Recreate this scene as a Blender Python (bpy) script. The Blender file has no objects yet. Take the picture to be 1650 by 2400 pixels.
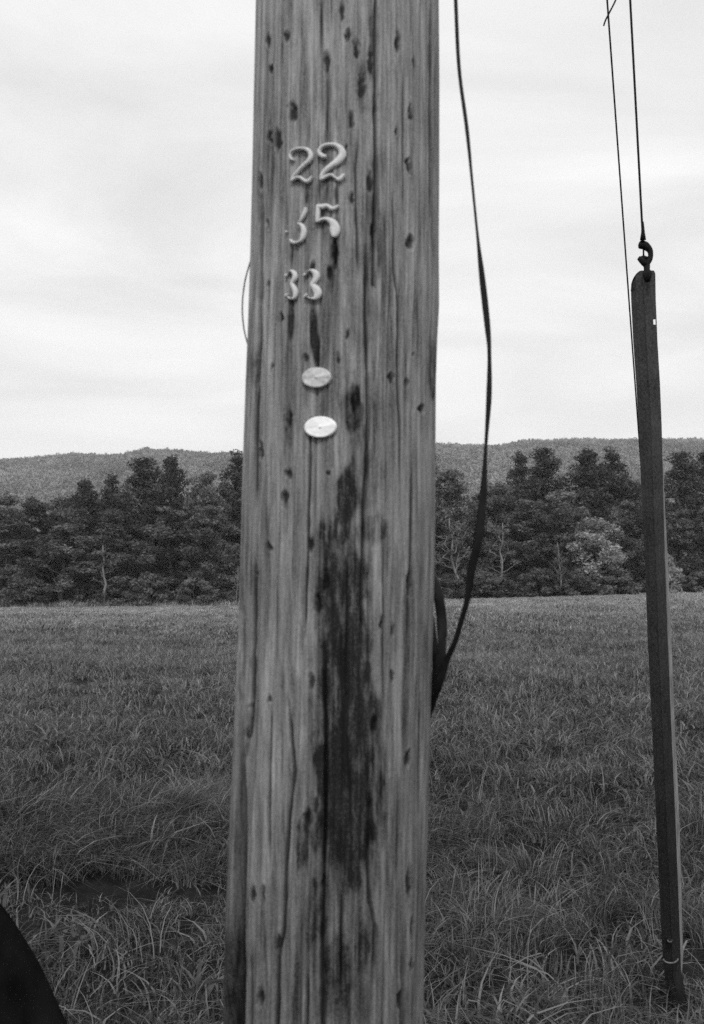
import bpy, math, random
import numpy as np
from mathutils import Vector

scene = bpy.context.scene
COL = scene.collection
R = math.radians

# ------------------------------------------------------------------ camera
F = 35.0 / 36.0 * 2400.0            # focal length in photo pixels
TILT = math.atan(165.0 / F)
CA, SA = math.cos(TILT), math.sin(TILT)
CAMZ = 1.5
cam_data = bpy.data.cameras.new('camera')
cam = bpy.data.objects.new('camera', cam_data)
COL.objects.link(cam)
cam.location = (0, 0, CAMZ)
cam.rotation_euler = (math.pi / 2 + TILT, 0, 0)
cam_data.sensor_fit = 'VERTICAL'
cam_data.sensor_height = 36.0
cam_data.sensor_width = 24.0
cam_data.lens = 35.0
cam_data.clip_start = 0.05
cam_data.clip_end = 9000
cam_data.dof.use_dof = True
cam_data.dof.focus_distance = 5.0
cam_data.dof.aperture_fstop = 7.0
scene.camera = cam

# ------------------------------------------------------------------ sky
SUN_ELEV, SUN_AZ = R(46), R(184)    # azimuth clockwise from +Y : behind the camera, to the left
world = bpy.data.worlds.new("World")
scene.world = world
world.use_nodes = True
wn, wl = world.node_tree.nodes, world.node_tree.links
for n in list(wn): wn.remove(n)
def W(t, **k):
    n = wn.new(t)
    for a, b in k.items(): setattr(n, a, b)
    return n
out = W('ShaderNodeOutputWorld'); bg = W('ShaderNodeBackground'); bg.inputs['Strength'].default_value = 0.1
sky = W('ShaderNodeTexSky', sky_type='NISHITA', sun_disc=False)
sky.sun_elevation = SUN_ELEV; sky.sun_rotation = SUN_AZ
bw = W('ShaderNodeRGBToBW'); wl.new(sky.outputs[0], bw.inputs[0])
tc = W('ShaderNodeTexCoord'); sep = W('ShaderNodeSeparateXYZ'); wl.new(tc.outputs['Generated'], sep.inputs[0])
def wm(op, a, b=None, c=None):
    n = W('ShaderNodeMath', operation=op)
    for i, v in enumerate((a, b, c)):
        if v is None: continue
        if isinstance(v, (int, float)): n.inputs[i].default_value = v
        else: wl.new(v, n.inputs[i])
    return n.outputs[0]
zc = wm('ADD', wm('MAXIMUM', sep.outputs[2], 0.0), 0.16)
u = wm('DIVIDE', sep.outputs[0], zc); v = wm('DIVIDE', sep.outputs[1], zc)
comb = W('ShaderNodeCombineXYZ'); wl.new(wm('MULTIPLY', u, 1.0), comb.inputs[0]); wl.new(wm('MULTIPLY', v, 1.45), comb.inputs[1])
n1 = W('ShaderNodeTexNoise'); n1.inputs['Scale'].default_value = 1.15; n1.inputs['Detail'].default_value = 7; n1.inputs['Roughness'].default_value = 0.52
n1.inputs['Distortion'].default_value = 0.6
wl.new(comb.outputs[0], n1.inputs['Vector'])
n2 = W('ShaderNodeTexNoise'); n2.inputs['Scale'].default_value = 0.45; n2.inputs['Detail'].default_value = 3
wl.new(comb.outputs[0], n2.inputs['Vector'])
cl = wm('ADD', wm('MULTIPLY', n1.outputs[0], 0.6), wm('MULTIPLY', n2.outputs[0], 0.4))
mr = W('ShaderNodeMapRange'); wl.new(cl, mr.inputs['Value'])
mr.inputs['From Min'].default_value = 0.36; mr.inputs['From Max'].default_value = 0.60
mr.inputs['To Min'].default_value = 5.5; mr.inputs['To Max'].default_value = 7.9
# clouds thin into one even bright veil towards the horizon
hz = wm('MINIMUM', wm('MULTIPLY', wm('MAXIMUM', sep.outputs[2], 0.0), 3.4), 1.0)
veil = wm('ADD', wm('MULTIPLY', mr.outputs[0], hz), wm('MULTIPLY', wm('SUBTRACT', 1.0, hz), 7.8))
mix = wm('ADD', wm('MULTIPLY', veil, 0.93), wm('MULTIPLY', bw.outputs[0], 0.07))
wl.new(mix, bg.inputs['Color']); wl.new(bg.outputs[0], out.inputs['Surface'])

sun_d = bpy.data.lights.new('sun', 'SUN'); sun_d.energy = 1.5; sun_d.angle = R(12); sun_d.color = (1, 1, 1)
sun = bpy.data.objects.new('sun', sun_d); COL.objects.link(sun)
sd = Vector((math.sin(SUN_AZ) * math.cos(SUN_ELEV), math.cos(SUN_AZ) * math.cos(SUN_ELEV), math.sin(SUN_ELEV)))
sun.rotation_euler = (-sd).to_track_quat('-Z', 'Y').to_euler()

vs = scene.view_settings
vs.view_transform = 'Standard'; vs.look = 'None'; vs.exposure = 0.45; vs.gamma = 1.0; vs.use_curve_mapping = False
scene.cycles.max_bounces = 6; scene.cycles.diffuse_bounces = 3; scene.cycles.transmission_bounces = 3
scene.cycles.volume_bounces = 0
scene.cycles.use_denoising = False
scene.cycles.filter_width = 1.5

# ------------------------------------------------------------------ pixel <-> place helpers
def P(px, py, Y):
    dx = (px - 825.0) / F; dy = (1200.0 - py) / F
    d = np.array([dx, CA - dy * SA, SA + dy * CA])
    t = Y / d[1]
    return np.array([0, 0, CAMZ]) + d * t
def project(p):
    p = np.asarray(p, float); y = p[..., 1]; z = p[..., 2] - CAMZ
    dep = y * CA + z * SA; up = -y * SA + z * CA
    return 825 + F * p[..., 0] / dep, 1200 - F * up / dep
def pxm(px, py, Y):                  # metres per photo pixel at a place
    dy = (1200.0 - py) / F
    return (Y / (CA - dy * SA)) / F

rs = np.random.RandomState
def vnoise(x, y, seed=0):
    x = np.asarray(x, float); y = np.asarray(y, float)
    t = rs(seed).rand(256, 256)
    xi = np.floor(x).astype(int); yi = np.floor(y).astype(int)
    fx = x - xi; fy = y - yi
    fx = fx * fx * (3 - 2 * fx); fy = fy * fy * (3 - 2 * fy)
    a = t[xi % 256, yi % 256]; b = t[(xi + 1) % 256, yi % 256]; c = t[xi % 256, (yi + 1) % 256]; d = t[(xi + 1) % 256, (yi + 1) % 256]
    return (a * (1 - fx) + b * fx) * (1 - fy) + (c * (1 - fx) + d * fx) * fy
def fbm(x, y, seed=0, o=4):
    s = 0; a = 0.5; k = 1.0
    for i in range(o):
        s = s + a * vnoise(x * k + 17.3 * i, y * k + 5.1 * i, seed + i); a *= 0.5; k *= 2.03
    return s / (1 - 0.5 ** o)
def sstep(a, b, x):
    t = np.clip((np.asarray(x, float) - a) / (b - a), 0, 1); return t * t * (3 - 2 * t)

# ------------------------------------------------------------------ materials (the photograph is black and white)
def mat(name):
    m = bpy.data.materials.new(name); m.use_nodes = True
    nt = m.node_tree; b = nt.nodes['Principled BSDF']
    return m, nt, b
def node(nt, t, **k):
    n = nt.nodes.new(t)
    for a, b in k.items(): setattr(n, a, b)
    return n
def M(nt, op, a, b=None, c=None, clamp=False):
    n = nt.nodes.new('ShaderNodeMath'); n.operation = op; n.use_clamp = clamp
    for i, v in enumerate((a, b, c)):
        if v is None: continue
        if isinstance(v, (int, float)): n.inputs[i].default_value = v
        else: nt.links.new(v, n.inputs[i])
    return n.outputs[0]
def mapr(nt, v, a, b, c, d):
    n = nt.nodes.new('ShaderNodeMapRange'); nt.links.new(v, n.inputs['Value'])
    for k, x in zip(('From Min', 'From Max', 'To Min', 'To Max'), (a, b, c, d)): n.inputs[k].default_value = x
    return n.outputs[0]
def noise(nt, vec, scale, detail=4, rough=0.5, dist=0.0):
    n = nt.nodes.new('ShaderNodeTexNoise')
    if vec is not None: nt.links.new(vec, n.inputs['Vector'])
    n.inputs['Scale'].default_value = scale; n.inputs['Detail'].default_value = detail
    n.inputs['Roughness'].default_value = rough; n.inputs['Distortion'].default_value = dist
    return n.outputs[0]
def objco(nt, sc=(1, 1, 1)):
    t = nt.nodes.new('ShaderNodeTexCoord'); m = nt.nodes.new('ShaderNodeMapping')
    nt.links.new(t.outputs['Object'], m.inputs['Vector']); m.inputs['Scale'].default_value = sc
    return m.outputs[0]
def attr(nt, name):
    a = nt.nodes.new('ShaderNodeAttribute'); a.attribute_name = name; return a.outputs['Fac']

def simple(name, lo, hi, scale=20, rough=0.6, metal=0.0, bump=0.0, stretch=(1, 1, 1), spec=0.3):
    m, nt, b = mat(name); co = objco(nt, stretch)
    n = noise(nt, co, scale, 5, 0.6)
    nt.links.new(mapr(nt, n, 0.3, 0.7, lo, hi), b.inputs['Base Color'])
    b.inputs['Roughness'].default_value = rough; b.inputs['Metallic'].default_value = metal
    b.inputs['Specular IOR Level'].default_value = spec
    if bump:
        bn = node(nt, 'ShaderNodeBump'); bn.inputs['Strength'].default_value = 0.6; bn.inputs['Distance'].default_value = bump
        nt.links.new(n, bn.inputs['Height']); nt.links.new(bn.outputs[0], b.inputs['Normal'])
    return m

def wood_material():
    m, nt, b = mat('weathered_wood')
    fine = noise(nt, objco(nt, (1, 1, 0.045)), 420, 5, 0.65)
    mid = noise(nt, objco(nt, (1, 1, 0.05)), 110, 5, 0.6, 0.4)
    blot = noise(nt, objco(nt, (1, 1, 0.35)), 13, 6, 0.6)
    speck = noise(nt, objco(nt, (1, 1, 0.4)), 650, 3, 0.6)
    base = M(nt, 'ADD', mapr(nt, fine, 0.3, 0.7, -0.085, 0.085), mapr(nt, mid, 0.3, 0.7, 0.10, 0.33))
    base = M(nt, 'ADD', base, mapr(nt, blot, 0.3, 0.7, -0.06, 0.06))
    base = M(nt, 'ADD', base, mapr(nt, speck, 0.3, 0.7, -0.06, 0.06))
    base = M(nt, 'MAXIMUM', base, 0.04)
    st = attr(nt, 'stain'); st2 = M(nt, 'MULTIPLY', st, M(nt, 'ADD', mapr(nt, mid, 0.3, 0.7, 0.68, 0.42), mapr(nt, speck, 0.3, 0.7, 0.62, 0.32)), clamp=True)
    k = M(nt, 'SUBTRACT', 1.0, M(nt, 'MULTIPLY', st2, 0.93))
    cr = M(nt, 'SUBTRACT', 1.0, M(nt, 'MULTIPLY', attr(nt, 'crack'), 0.88))
    col = M(nt, 'MULTIPLY', M(nt, 'MULTIPLY', base, k), cr)
    nt.links.new(col, b.inputs['Base Color'])
    b.inputs['Roughness'].default_value = 0.85; b.inputs['Specular IOR Level'].default_value = 0.15
    bn = node(nt, 'ShaderNodeBump'); bn.inputs['Strength'].default_value = 0.7; bn.inputs['Distance'].default_value = 0.0016
    nt.links.new(M(nt, 'ADD', fine, mid), bn.inputs['Height']); nt.links.new(bn.outputs[0], b.inputs['Normal'])
    return m
def leaf_material(name, lo, hi, trans=0.25, scale=1.3, patch=0):
    m, nt, b = mat(name)
    nt.nodes.remove(b); o = [n for n in nt.nodes if n.type == 'OUTPUT_MATERIAL'][0]
    oi = node(nt, 'ShaderNodeObjectInfo')
    n = noise(nt, objco(nt), scale, 3, 0.6)
    v = M(nt, 'ADD', M(nt, 'MULTIPLY', n, 0.6), M(nt, 'ADD', M(nt, 'MULTIPLY', oi.outputs['Random'], 0.15), M(nt, 'MULTIPLY', attr(nt, 'tone'), 0.35)))
    if patch:
        geo = node(nt, 'ShaderNodeNewGeometry'); pn = noise(nt, geo.outputs['Position'], patch, 5, 0.6)
        v = M(nt, 'ADD', M(nt, 'MULTIPLY', v, 0.75), M(nt, 'MULTIPLY', M(nt, 'SUBTRACT', pn, 0.32), 0.75))
    c = mapr(nt, v, 0.3, 0.85, lo, hi)
    d = node(nt, 'ShaderNodeBsdfDiffuse'); t = node(nt, 'ShaderNodeBsdfTranslucent'); mx = node(nt, 'ShaderNodeMixShader')
    nt.links.new(c, d.inputs[0]); nt.links.new(c, t.inputs[0]); mx.inputs[0].default_value = trans
    nt.links.new(d.outputs[0], mx.inputs[1]); nt.links.new(t.outputs[0], mx.inputs[2]); nt.links.new(mx.outputs[0], o.inputs[0])
    return m
MW = wood_material()
M_leaf = leaf_material('leaf_green', 0.018, 0.25)
M_leaf_pale = leaf_material('leaf_pale', 0.13, 0.50)
M_pine = leaf_material('pine_needles', 0.028, 0.115, 0.1)
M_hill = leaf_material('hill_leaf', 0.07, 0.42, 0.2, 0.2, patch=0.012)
M_bark = simple('bark', 0.07, 0.16, 6, 0.9, stretch=(1, 1, .2))
M_bark_pale = simple('bark_pale', 0.11, 0.25, 5, 0.9, stretch=(1, 1, .3))
M_black = simple('cable_rubber', 0.006, 0.012, 60, 0.7, spec=.15)
M_steel = simple('galvanised_steel', 0.008, 0.018, 90, 0.8, spec=.1)
def guard_material():
    m, nt, b = mat('guard_metal'); t = node(nt, 'ShaderNodeTexCoord'); sep = node(nt, 'ShaderNodeSeparateXYZ'); nt.links.new(t.outputs['Object'], sep.inputs[0])
    n = noise(nt, objco(nt, (1, 1, 1)), 130, 6, .7); n2 = noise(nt, objco(nt, (1, 1, .6)), 16, 5, .65)
    fade = mapr(nt, M(nt, 'ADD', sep.outputs[2], M(nt, 'MULTIPLY', n2, .7)), .9, 2.6, .35, 1.0)      # paler towards the top, darker below
    v = M(nt, 'MULTIPLY', M(nt, 'ADD', mapr(nt, n, .3, .7, .022, .09), mapr(nt, n2, .3, .7, -.012, .012)), fade)
    nt.links.new(v, b.inputs['Base Color']); b.inputs['Roughness'].default_value = .8; b.inputs['Specular IOR Level'].default_value = .08
    return m
M_guard = guard_material()
M_num = simple('stamped_aluminium', 0.42, 0.66, 420, 0.85, spec=.1)
M_tag1 = simple('tag_dull', 0.36, 0.60, 190, 0.5, bump=0.0006)
M_tag2 = simple('tag_white', 0.76, 0.90, 120, 0.5, bump=0.0005)
M_rock = simple('dark_stone', 0.004, 0.012, 9, 1.0, bump=0.004, spec=0.0)

def grass_material():
    m, nt, b = mat('grass_blades')
    nt.nodes.remove(b); o = [n for n in nt.nodes if n.type == 'OUTPUT_MATERIAL'][0]
    geo = node(nt, 'ShaderNodeNewGeometry')
    big = noise(nt, geo.outputs['Position'], 0.28, 4, 0.55)
    sep = node(nt, 'ShaderNodeSeparateXYZ'); nt.links.new(geo.outputs['Position'], sep.inputs[0])
    far = mapr(nt, sep.outputs[1], 8.0, 70.0, 0.0, 1.0)     # blades get paler towards the far half of the meadow
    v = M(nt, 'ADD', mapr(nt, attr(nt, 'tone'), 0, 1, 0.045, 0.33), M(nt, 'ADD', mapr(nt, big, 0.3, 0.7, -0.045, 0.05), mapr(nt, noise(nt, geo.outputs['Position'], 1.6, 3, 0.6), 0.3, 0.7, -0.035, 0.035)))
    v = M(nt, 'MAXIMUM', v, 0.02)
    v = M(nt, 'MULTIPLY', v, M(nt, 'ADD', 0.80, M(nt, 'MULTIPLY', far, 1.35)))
    d = node(nt, 'ShaderNodeBsdfDiffuse'); t = node(nt, 'ShaderNodeBsdfTranslucent'); mx = node(nt, 'ShaderNodeMixShader')
    nt.links.new(v, d.inputs[0]); nt.links.new(v, t.inputs[0]); mx.inputs[0].default_value = 0.3
    nt.links.new(d.outputs[0], mx.inputs[1]); nt.links.new(t.outputs[0], mx.inputs[2]); nt.links.new(mx.outputs[0], o.inputs[0])
    return m
M_grass = grass_material()
def ground_material():
    m, nt, b = mat('meadow_soil')
    geo = node(nt, 'ShaderNodeNewGeometry')
    n = noise(nt, geo.outputs['Position'], 7, 6, 0.65); n2 = noise(nt, geo.outputs['Position'], 0.3, 4, 0.6)
    v = M(nt, 'ADD', mapr(nt, n, 0.3, 0.7, 0.006, 0.022), mapr(nt, n2, 0.3, 0.7, -0.005, 0.01))
    sep = node(nt, 'ShaderNodeSeparateXYZ'); nt.links.new(geo.outputs['Position'], sep.inputs[0])
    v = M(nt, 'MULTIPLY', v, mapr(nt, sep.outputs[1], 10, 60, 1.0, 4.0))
    nt.links.new(v, b.inputs['Base Color']); b.inputs['Roughness'].default_value = 1.0; b.inputs['Specular IOR Level'].default_value = 0.0
    return m
M_ground = ground_material()

# ------------------------------------------------------------------ mesh helpers
def mesh_np(name, verts, faces, attrs=None, smooth=False, material=None):
    """faces: (N,k) int array or list of such arrays"""
    if not isinstance(faces, list): faces = [faces]
    me = bpy.data.meshes.new(name)
    verts = np.asarray(verts, np.float32)
    me.vertices.add(len(verts)); me.vertices.foreach_set('co', verts.ravel())
    loops = np.concatenate([f.ravel() for f in faces]).astype(np.int32)
    tot = np.concatenate([np.full(len(f), f.shape[1], np.int32) for f in faces])
    start = np.concatenate([[0], np.cumsum(tot)[:-1]]).astype(np.int32)
    me.loops.add(len(loops)); me.loops.foreach_set('vertex_index', loops)
    me.polygons.add(len(tot)); me.polygons.foreach_set('loop_start', start); me.polygons.foreach_set('loop_total', tot)
    me.update(calc_edges=True)
    me.polygons.foreach_set('use_smooth', np.full(len(tot), smooth))
    for k, a in (attrs or {}).items():
        at = me.attributes.new(k, 'FLOAT', 'POINT'); at.data.foreach_set('value', np.asarray(a, np.float32))
    if material: me.materials.append(material)
    return me
def obj(name, me, parent=None, **props):
    o = bpy.data.objects.new(name, me); COL.objects.link(o)
    if parent: o.parent = parent
    for k, v in props.items(): o[k] = v
    return o
def localise(me, origin):
    n = len(me.vertices); a = np.empty(n * 3, np.float32); me.vertices.foreach_get('co', a)
    a = a.reshape(-1, 3) - np.asarray(origin, np.float32); me.vertices.foreach_set('co', a.ravel()); me.update()
def tube(pts, rad, n=8, lat=None, ab=None, cap=True):
    """swept tube; with lat given the section is an ellipse a (along lat) x b."""
    pts = np.asarray(pts, float); k = len(pts)
    tan = np.gradient(pts, axis=0); tan /= np.linalg.norm(tan, axis=1)[:, None] + 1e-12
    if lat is None:
        ref = np.array([0.0, 1.0, 0.0]) if abs(tan[0][1]) < 0.9 else np.array([1.0, 0, 0])
        lat = np.tile(ref, (k, 1))
    lat = lat - tan * np.sum(lat * tan, axis=1)[:, None]; lat /= np.linalg.norm(lat, axis=1)[:, None] + 1e-12
    bi = np.cross(tan, lat)
    ang = np.linspace(0, 2 * np.pi, n, endpoint=False)
    if ab is None: ab = np.stack([rad, rad], 1)
    ab = np.asarray(ab, float)
    ring = pts[:, None, :] + lat[:, None, :] * (ab[:, 0, None] * np.cos(ang))[:, :, None] + bi[:, None, :] * (ab[:, 1, None] * np.sin(ang))[:, :, None]
    v = ring.reshape(-1, 3)
    i = np.arange(k - 1)[:, None] * n; j = np.arange(n)[None, :]; j2 = (j + 1) % n
    f = np.stack([i + j, i + j2, i + n + j2, i + n + j], -1).reshape(-1, 4)
    tri = np.zeros((0, 3), int)
    if cap:
        v = np.concatenate([v, pts[:1], pts[-1:]]); c0, c1 = k * n, k * n + 1; j = np.arange(n); j2 = (j + 1) % n
        tri = np.concatenate([np.stack([np.full(n, c0), j2, j], 1), np.stack([np.full(n, c1), (k - 1) * n + j, (k - 1) * n + j2], 1)])
    return v, f, tri
def join(parts):
    vs_, q, t, off = [], [], [], 0
    for v, f, tr in parts:
        vs_.append(v); q.append(f + off); t.append(tr + off); off += len(v)
    fs = [np.concatenate(q)]
    tt = np.concatenate(t)
    if len(tt): fs.append(tt)
    return np.concatenate(vs_), fs
def spline(pts, m=8):
    """Catmull-Rom through rows of any width"""
    p = np.asarray(pts, float); p = np.vstack([2 * p[0] - p[1], p, 2 * p[-1] - p[-2]]); o = []
    for i in range(1, len(p) - 2):
        for t in np.linspace(0, 1, m, endpoint=False):
            o.append(0.5 * ((2 * p[i]) + (-p[i - 1] + p[i + 1]) * t + (2 * p[i - 1] - 5 * p[i] + 4 * p[i + 1] - p[i + 2]) * t * t + (-p[i - 1] + 3 * p[i] - 3 * p[i + 1] + p[i + 2]) * t ** 3))
    o.append(p[-2]); return np.array(o)

# ------------------------------------------------------------------ terrain
FX = np.array([-400, -34.6, -11.1, 9.0, 34.6, 400]); FZ = np.array([-1.5, -1.06, -0.85, -0.30, 0.32, 0.9])
def G(x, y):
    x = np.asarray(x, float); y = np.asarray(y, float)
    far = np.interp(x / np.maximum(y, 20) * 98.0, FX, FZ) * sstep(7, 98, y)
    und = (fbm(x * 0.13 + 9, y * 0.13 + 3, 5, 3) - 0.5) * 0.45 * sstep(7, 25, y) * (1 - sstep(80, 98, y))
    near = (fbm(x * 1.3 + 40, y * 1.3 + 40, 8, 3) - 0.5) * 0.10 * (1 - sstep(25, 40, y))
    left = 1 - sstep(-0.2, 0.5, x)
    bank = 0.12 * sstep(4.8, 5.9, y + 0.25 * (vnoise(x * 1.7, y * 0 + 3, 12) - 0.5)) * left + 0.06 * sstep(4.9, 6.0, y) * (1 - left)
    hollow = -0.06 * np.exp(-((y - 4.98) / 0.32) ** 2 - ((x + 1.0) / 0.75) ** 2) - 0.05 * np.exp(-((y - 5.0) / 0.35) ** 2 - ((x - 0.95) / 0.6) ** 2)
    return far + und + near + bank * (1 - sstep(9, 20, y)) + hollow
ys = np.concatenate([np.linspace(-40, 0, 20, endpoint=False), np.linspace(0, 12, 150, endpoint=False), 12 * (5000 / 12) ** np.linspace(0, 1, 170)])
ss = np.linspace(-1, 1, 221); ss = np.sign(ss) * np.abs(ss) ** 1.6
X = ss[None, :] * (12 + np.maximum(ys, 0) * 1.3)[:, None]; Yg = np.repeat(ys[:, None], len(ss), 1)
v = np.stack([X, Yg, G(X, Yg)], -1).reshape(-1, 3); nx = len(ss)
i = np.arange(len(ys) - 1)[:, None] * nx; j = np.arange(nx - 1)[None, :]
f = np.stack([i + j, i + j + 1, i + nx + j + 1, i + nx + j], -1).reshape(-1, 4)
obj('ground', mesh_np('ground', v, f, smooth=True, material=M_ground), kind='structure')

# hills
ridge = np.array([(-900, 1085), (-300, 1078), (0, 1073), (68, 1069), (158, 1061), (203, 1061), (233, 1064), (278, 1063), (320, 1054), (338, 1049), (387, 1052),
                  (413, 1054), (459, 1060), (564, 1062), (700, 1064), (850, 1052), (960, 1044), (1025, 1039), (1090, 1040), (1142, 1042), (1176, 1041), (1219, 1032),
                  (1263, 1030), (1327, 1026), (1436, 1029), (1479, 1028), (1565, 1026), (1650, 1027), (2000, 1030), (2600, 1050)], float)
HR = 1100.0
RX = (ridge[:, 0] - 825) / F * 1.003; RZ = np.array([P(a, b, HR)[2] for a, b in ridge]) - np.interp(ridge[:, 0], [-900, 0, 560, 1000, 2600], [10.5, 10.5, 8.3, 9.5, 9.5])
def H(x, y):
    s = x / y
    h = np.interp(s, RX, RZ)
    t = sstep(380, HR, y) * 0.55 + 0.45 * np.clip((y - 380) / (HR - 380), 0, 1)
    t = np.where(y > HR, 1 - 0.35 * sstep(HR, 2000, y), t)
    bumps = (fbm(x * 0.006 + 3, y * 0.005, 21, 3) - 0.5) * 20 * sstep(400, 600, y) * (1 - sstep(800, 1000, y))
    return h * t + bumps - 1.5
hy = np.linspace(380, 2200, 120); hs = np.linspace(-0.75, 0.75, 220)
X = hs[None, :] * hy[:, None]; Yg = np.repeat(hy[:, None], len(hs), 1)
v = np.stack([X, Yg, H(X, Yg)], -1).reshape(-1, 3); nx = len(hs)
i = np.arange(len(hy) - 1)[:, None] * nx; j = np.arange(nx - 1)[None, :]
f = np.stack([i + j, i + j + 1, i + nx + j + 1, i + nx + j], -1).reshape(-1, 4)
obj('hill', mesh_np('hill', v, f, smooth=True, material=simple('hill_soil', 0.04, 0.08, 0.2, 1.0)), kind='structure')

# ------------------------------------------------------------------ foliage
def leaf_quads(c, size, r, flat=0.0, up=None):
    """small four-sided leaves at points c"""
    n = len(c)
    a = r.normal(size=(n, 3)); 
    if flat: a[:, 2] *= (1 - flat)
    a /= np.linalg.norm(a, axis=1)[:, None]
    b = r.normal(size=(n, 3)); b -= a * np.sum(a * b, axis=1)[:, None]; b /= np.linalg.norm(b, axis=1)[:, None]
    s = (size * (0.6 + 0.8 * r.rand(n)))[:, None]
    v = np.stack([c - a * s, c + b * s * 0.45, c + a * s, c - b * s * 0.45], 1).reshape(-1, 3)
    f = np.arange(4 * n).reshape(n, 4)
    return v, f
def limb(p0, p1, r0, r1, r, wob=0.08, k=6, n=5):
    p0 = np.array(p0, float); p1 = np.array(p1, float); L = np.linalg.norm(p1 - p0)
    t = np.linspace(0, 1, k)[:, None]
    p = p0 + (p1 - p0) * t + np.concatenate([[[0, 0, 0]], r.normal(size=(k - 1, 3)) * wob * L * 0.35])
    p[:, 2] += np.sin(t[:, 0] * np.pi) * L * 0.06
    return p, tube(p, np.linspace(r0, r1, k), n)
def tree_proto(kind, seed, Ht=13.0, Wd=6.0, leaf=0.16, nl=15000, mleaf=None, mbark=None):
    """returns (trunk mesh, crown mesh or None), built around z=0..Ht"""
    r = rs(seed); tubes = []; cl = []      # clumps: centre, rx, rz, weight
    if kind in ('leafy', 'bare', 'bush'):
        if kind == 'bush':
            stems = 5
            for s in range(stems):
                a = r.rand() * 6.28; q = [math.cos(a) * Wd * .3, math.sin(a) * Wd * .3, Ht * (.6 + .3 * r.rand())]
                tubes.append(limb((0, 0, -.2), q, .05, .015, r)[1])
            for s in range(46):
                a = r.rand() * 6.28; z = r.rand() ** 0.8; rr = Wd / 2 * math.sqrt(max(0.05, 1 - z ** 2)) * (0.55 + 0.45 * r.rand())
                cl.append((math.cos(a) * rr, math.sin(a) * rr, z * Ht * 0.88 + .1, Wd * (.09 + .08 * r.rand()), Wd * .08, 1))
        else:
            bend = r.normal(size=2) * 0.5
            k = 9; t = np.linspace(0, 1, k)
            tp = np.stack([bend[0] * t ** 1.5 + r.normal(size=k) * .10 * (t > 0), bend[1] * t + r.normal(size=k) * .10 * (t > 0), t * Ht * 0.9 - 0.3 * (t == 0)], 1)
            tr = (0.24 if kind == 'leafy' else 0.10) * (1 - t) ** 0.8 + 0.03
            tubes.append(tube(tp, tr, 7))
            nb = 17 if kind == 'leafy' else 15
            for s in range(nb):
                q = 0.16 + 0.8 * s / nb if kind == 'leafy' else 0.3 + 0.65 * s / nb
                a = s * 2.4 + r.rand() * 1.1
                base = np.array([np.interp(q, t, tp[:, c]) for c in range(3)])
                prof = math.sin(min(1, (q * 1.05)) * math.pi * 0.86 + 0.35)
                L = Wd / 2 * (0.65 + 0.5 * r.rand()) * max(.25, prof)
                rise = L * (0.25 + .6 * r.rand() * (1.2 if kind == 'leafy' else 2.0))
                tip = base + np.array([math.cos(a) * L, math.sin(a) * L, rise])
                pts, tb = limb(base, tip, 0.08 if kind == 'leafy' else 0.045, 0.012, r, 0.16, 7); tubes.append(tb)
                for m in range(3):
                    j = 2 + m + r.randint(2); d = r.normal(size=3); d[2] = abs(d[2]); d /= np.linalg.norm(d)
                    e = pts[min(j, 6)] + d * L * .4
                    tubes.append(limb(pts[min(j, 6)], e, .03, .008, r, .2, 4, 4)[1])
                    if kind == 'leafy': cl.append((*e, .5 + .4 * r.rand(), .45 + .4 * r.rand(), 1))
                if kind == 'leafy':
                    for j in (3, 5, 6): cl.append((*(pts[j] + r.normal(size=3) * .35), .5 + .5 * r.rand(), .4 + .5 * r.rand(), 1))
            if kind == 'leafy':
                for s in range(7): cl.append((tp[-1][0] + r.normal() * .6, tp[-1][1] + r.normal() * .6, Ht * (.9 + .07 * r.rand()), .7, .5, 1))
            else:
                for s in range(9):
                    c = tubes[1 + r.randint(len(tubes) - 1)][0]; c = c[r.randint(len(c))]; cl.append((*c, .5, .35, 1))
    else:
        k = 7; t = np.linspace(0, 1, k)
        tp = np.stack([r.normal(size=k) * .06, r.normal(size=k) * .06, t * Ht * .985 - 0.3 * (t == 0)], 1)
        tubes.append(tube(tp, .22 * (1 - t) + .02, 7))
        z = Ht * (0.06 if kind == 'hemlock' else 0.22)
        while z < Ht * .98:
            q = z / Ht
            if kind == 'hemlock': L0 = Wd / 2 * (1 - q) ** 0.65 * 1.05
            else: L0 = Wd / 2 * min(1.0, (1 - q) * 2.0 + 0.16) * (0.65 + .35 * math.sin(q * 3))
            nb = 5 if q < .8 else 4
            a0 = r.rand() * 6.28
            for s in range(nb):
                a = a0 + s * 6.28 / nb + r.normal() * .35; z = max(.4, z + r.normal() * .16); L = L0 * (.45 + .85 * r.rand())
                rise = L * (-.22 if kind == 'hemlock' else .25 + .5 * q) + r.normal() * .25
                tip = np.array([math.cos(a) * L, math.sin(a) * L, z + rise])
                pts, tb = limb((0, 0, z), tip, .045, .01, r, .05, 5, 4); tubes.append(tb)
                m = max(2, int(L / .5))
                for w in np.linspace(.35, 1.03, m):
                    c = np.array([0, 0, z]) * (1 - w) + tip * w + r.normal(size=3) * (.15, .15, .24)
                    wd = .5 + .35 * r.rand() if kind == 'pine' else .55 + .25 * r.rand()
                    cl.append((*c, wd, wd * (.55 if kind == 'pine' else .40), 1))
            z += (0.55 if kind == 'hemlock' else 0.62) * (.8 + .5 * r.rand()) * (1 if q < .75 else .7)
        for s in range(4): cl.append((r.normal() * .12, r.normal() * .12, Ht * (.95 + .05 * r.rand()), .22, .35, .5))
    tv, tf = join(tubes)
    trunk = mesh_np('trunk', tv, tf, smooth=True, material=mbark or M_bark)
    cl = np.array(cl); n = nl if kind != 'bare' else 500
    w = (cl[:, 3] ** 2 * cl[:, 5]); w /= w.sum()
    idx = r.choice(len(cl), n, p=w)
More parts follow.
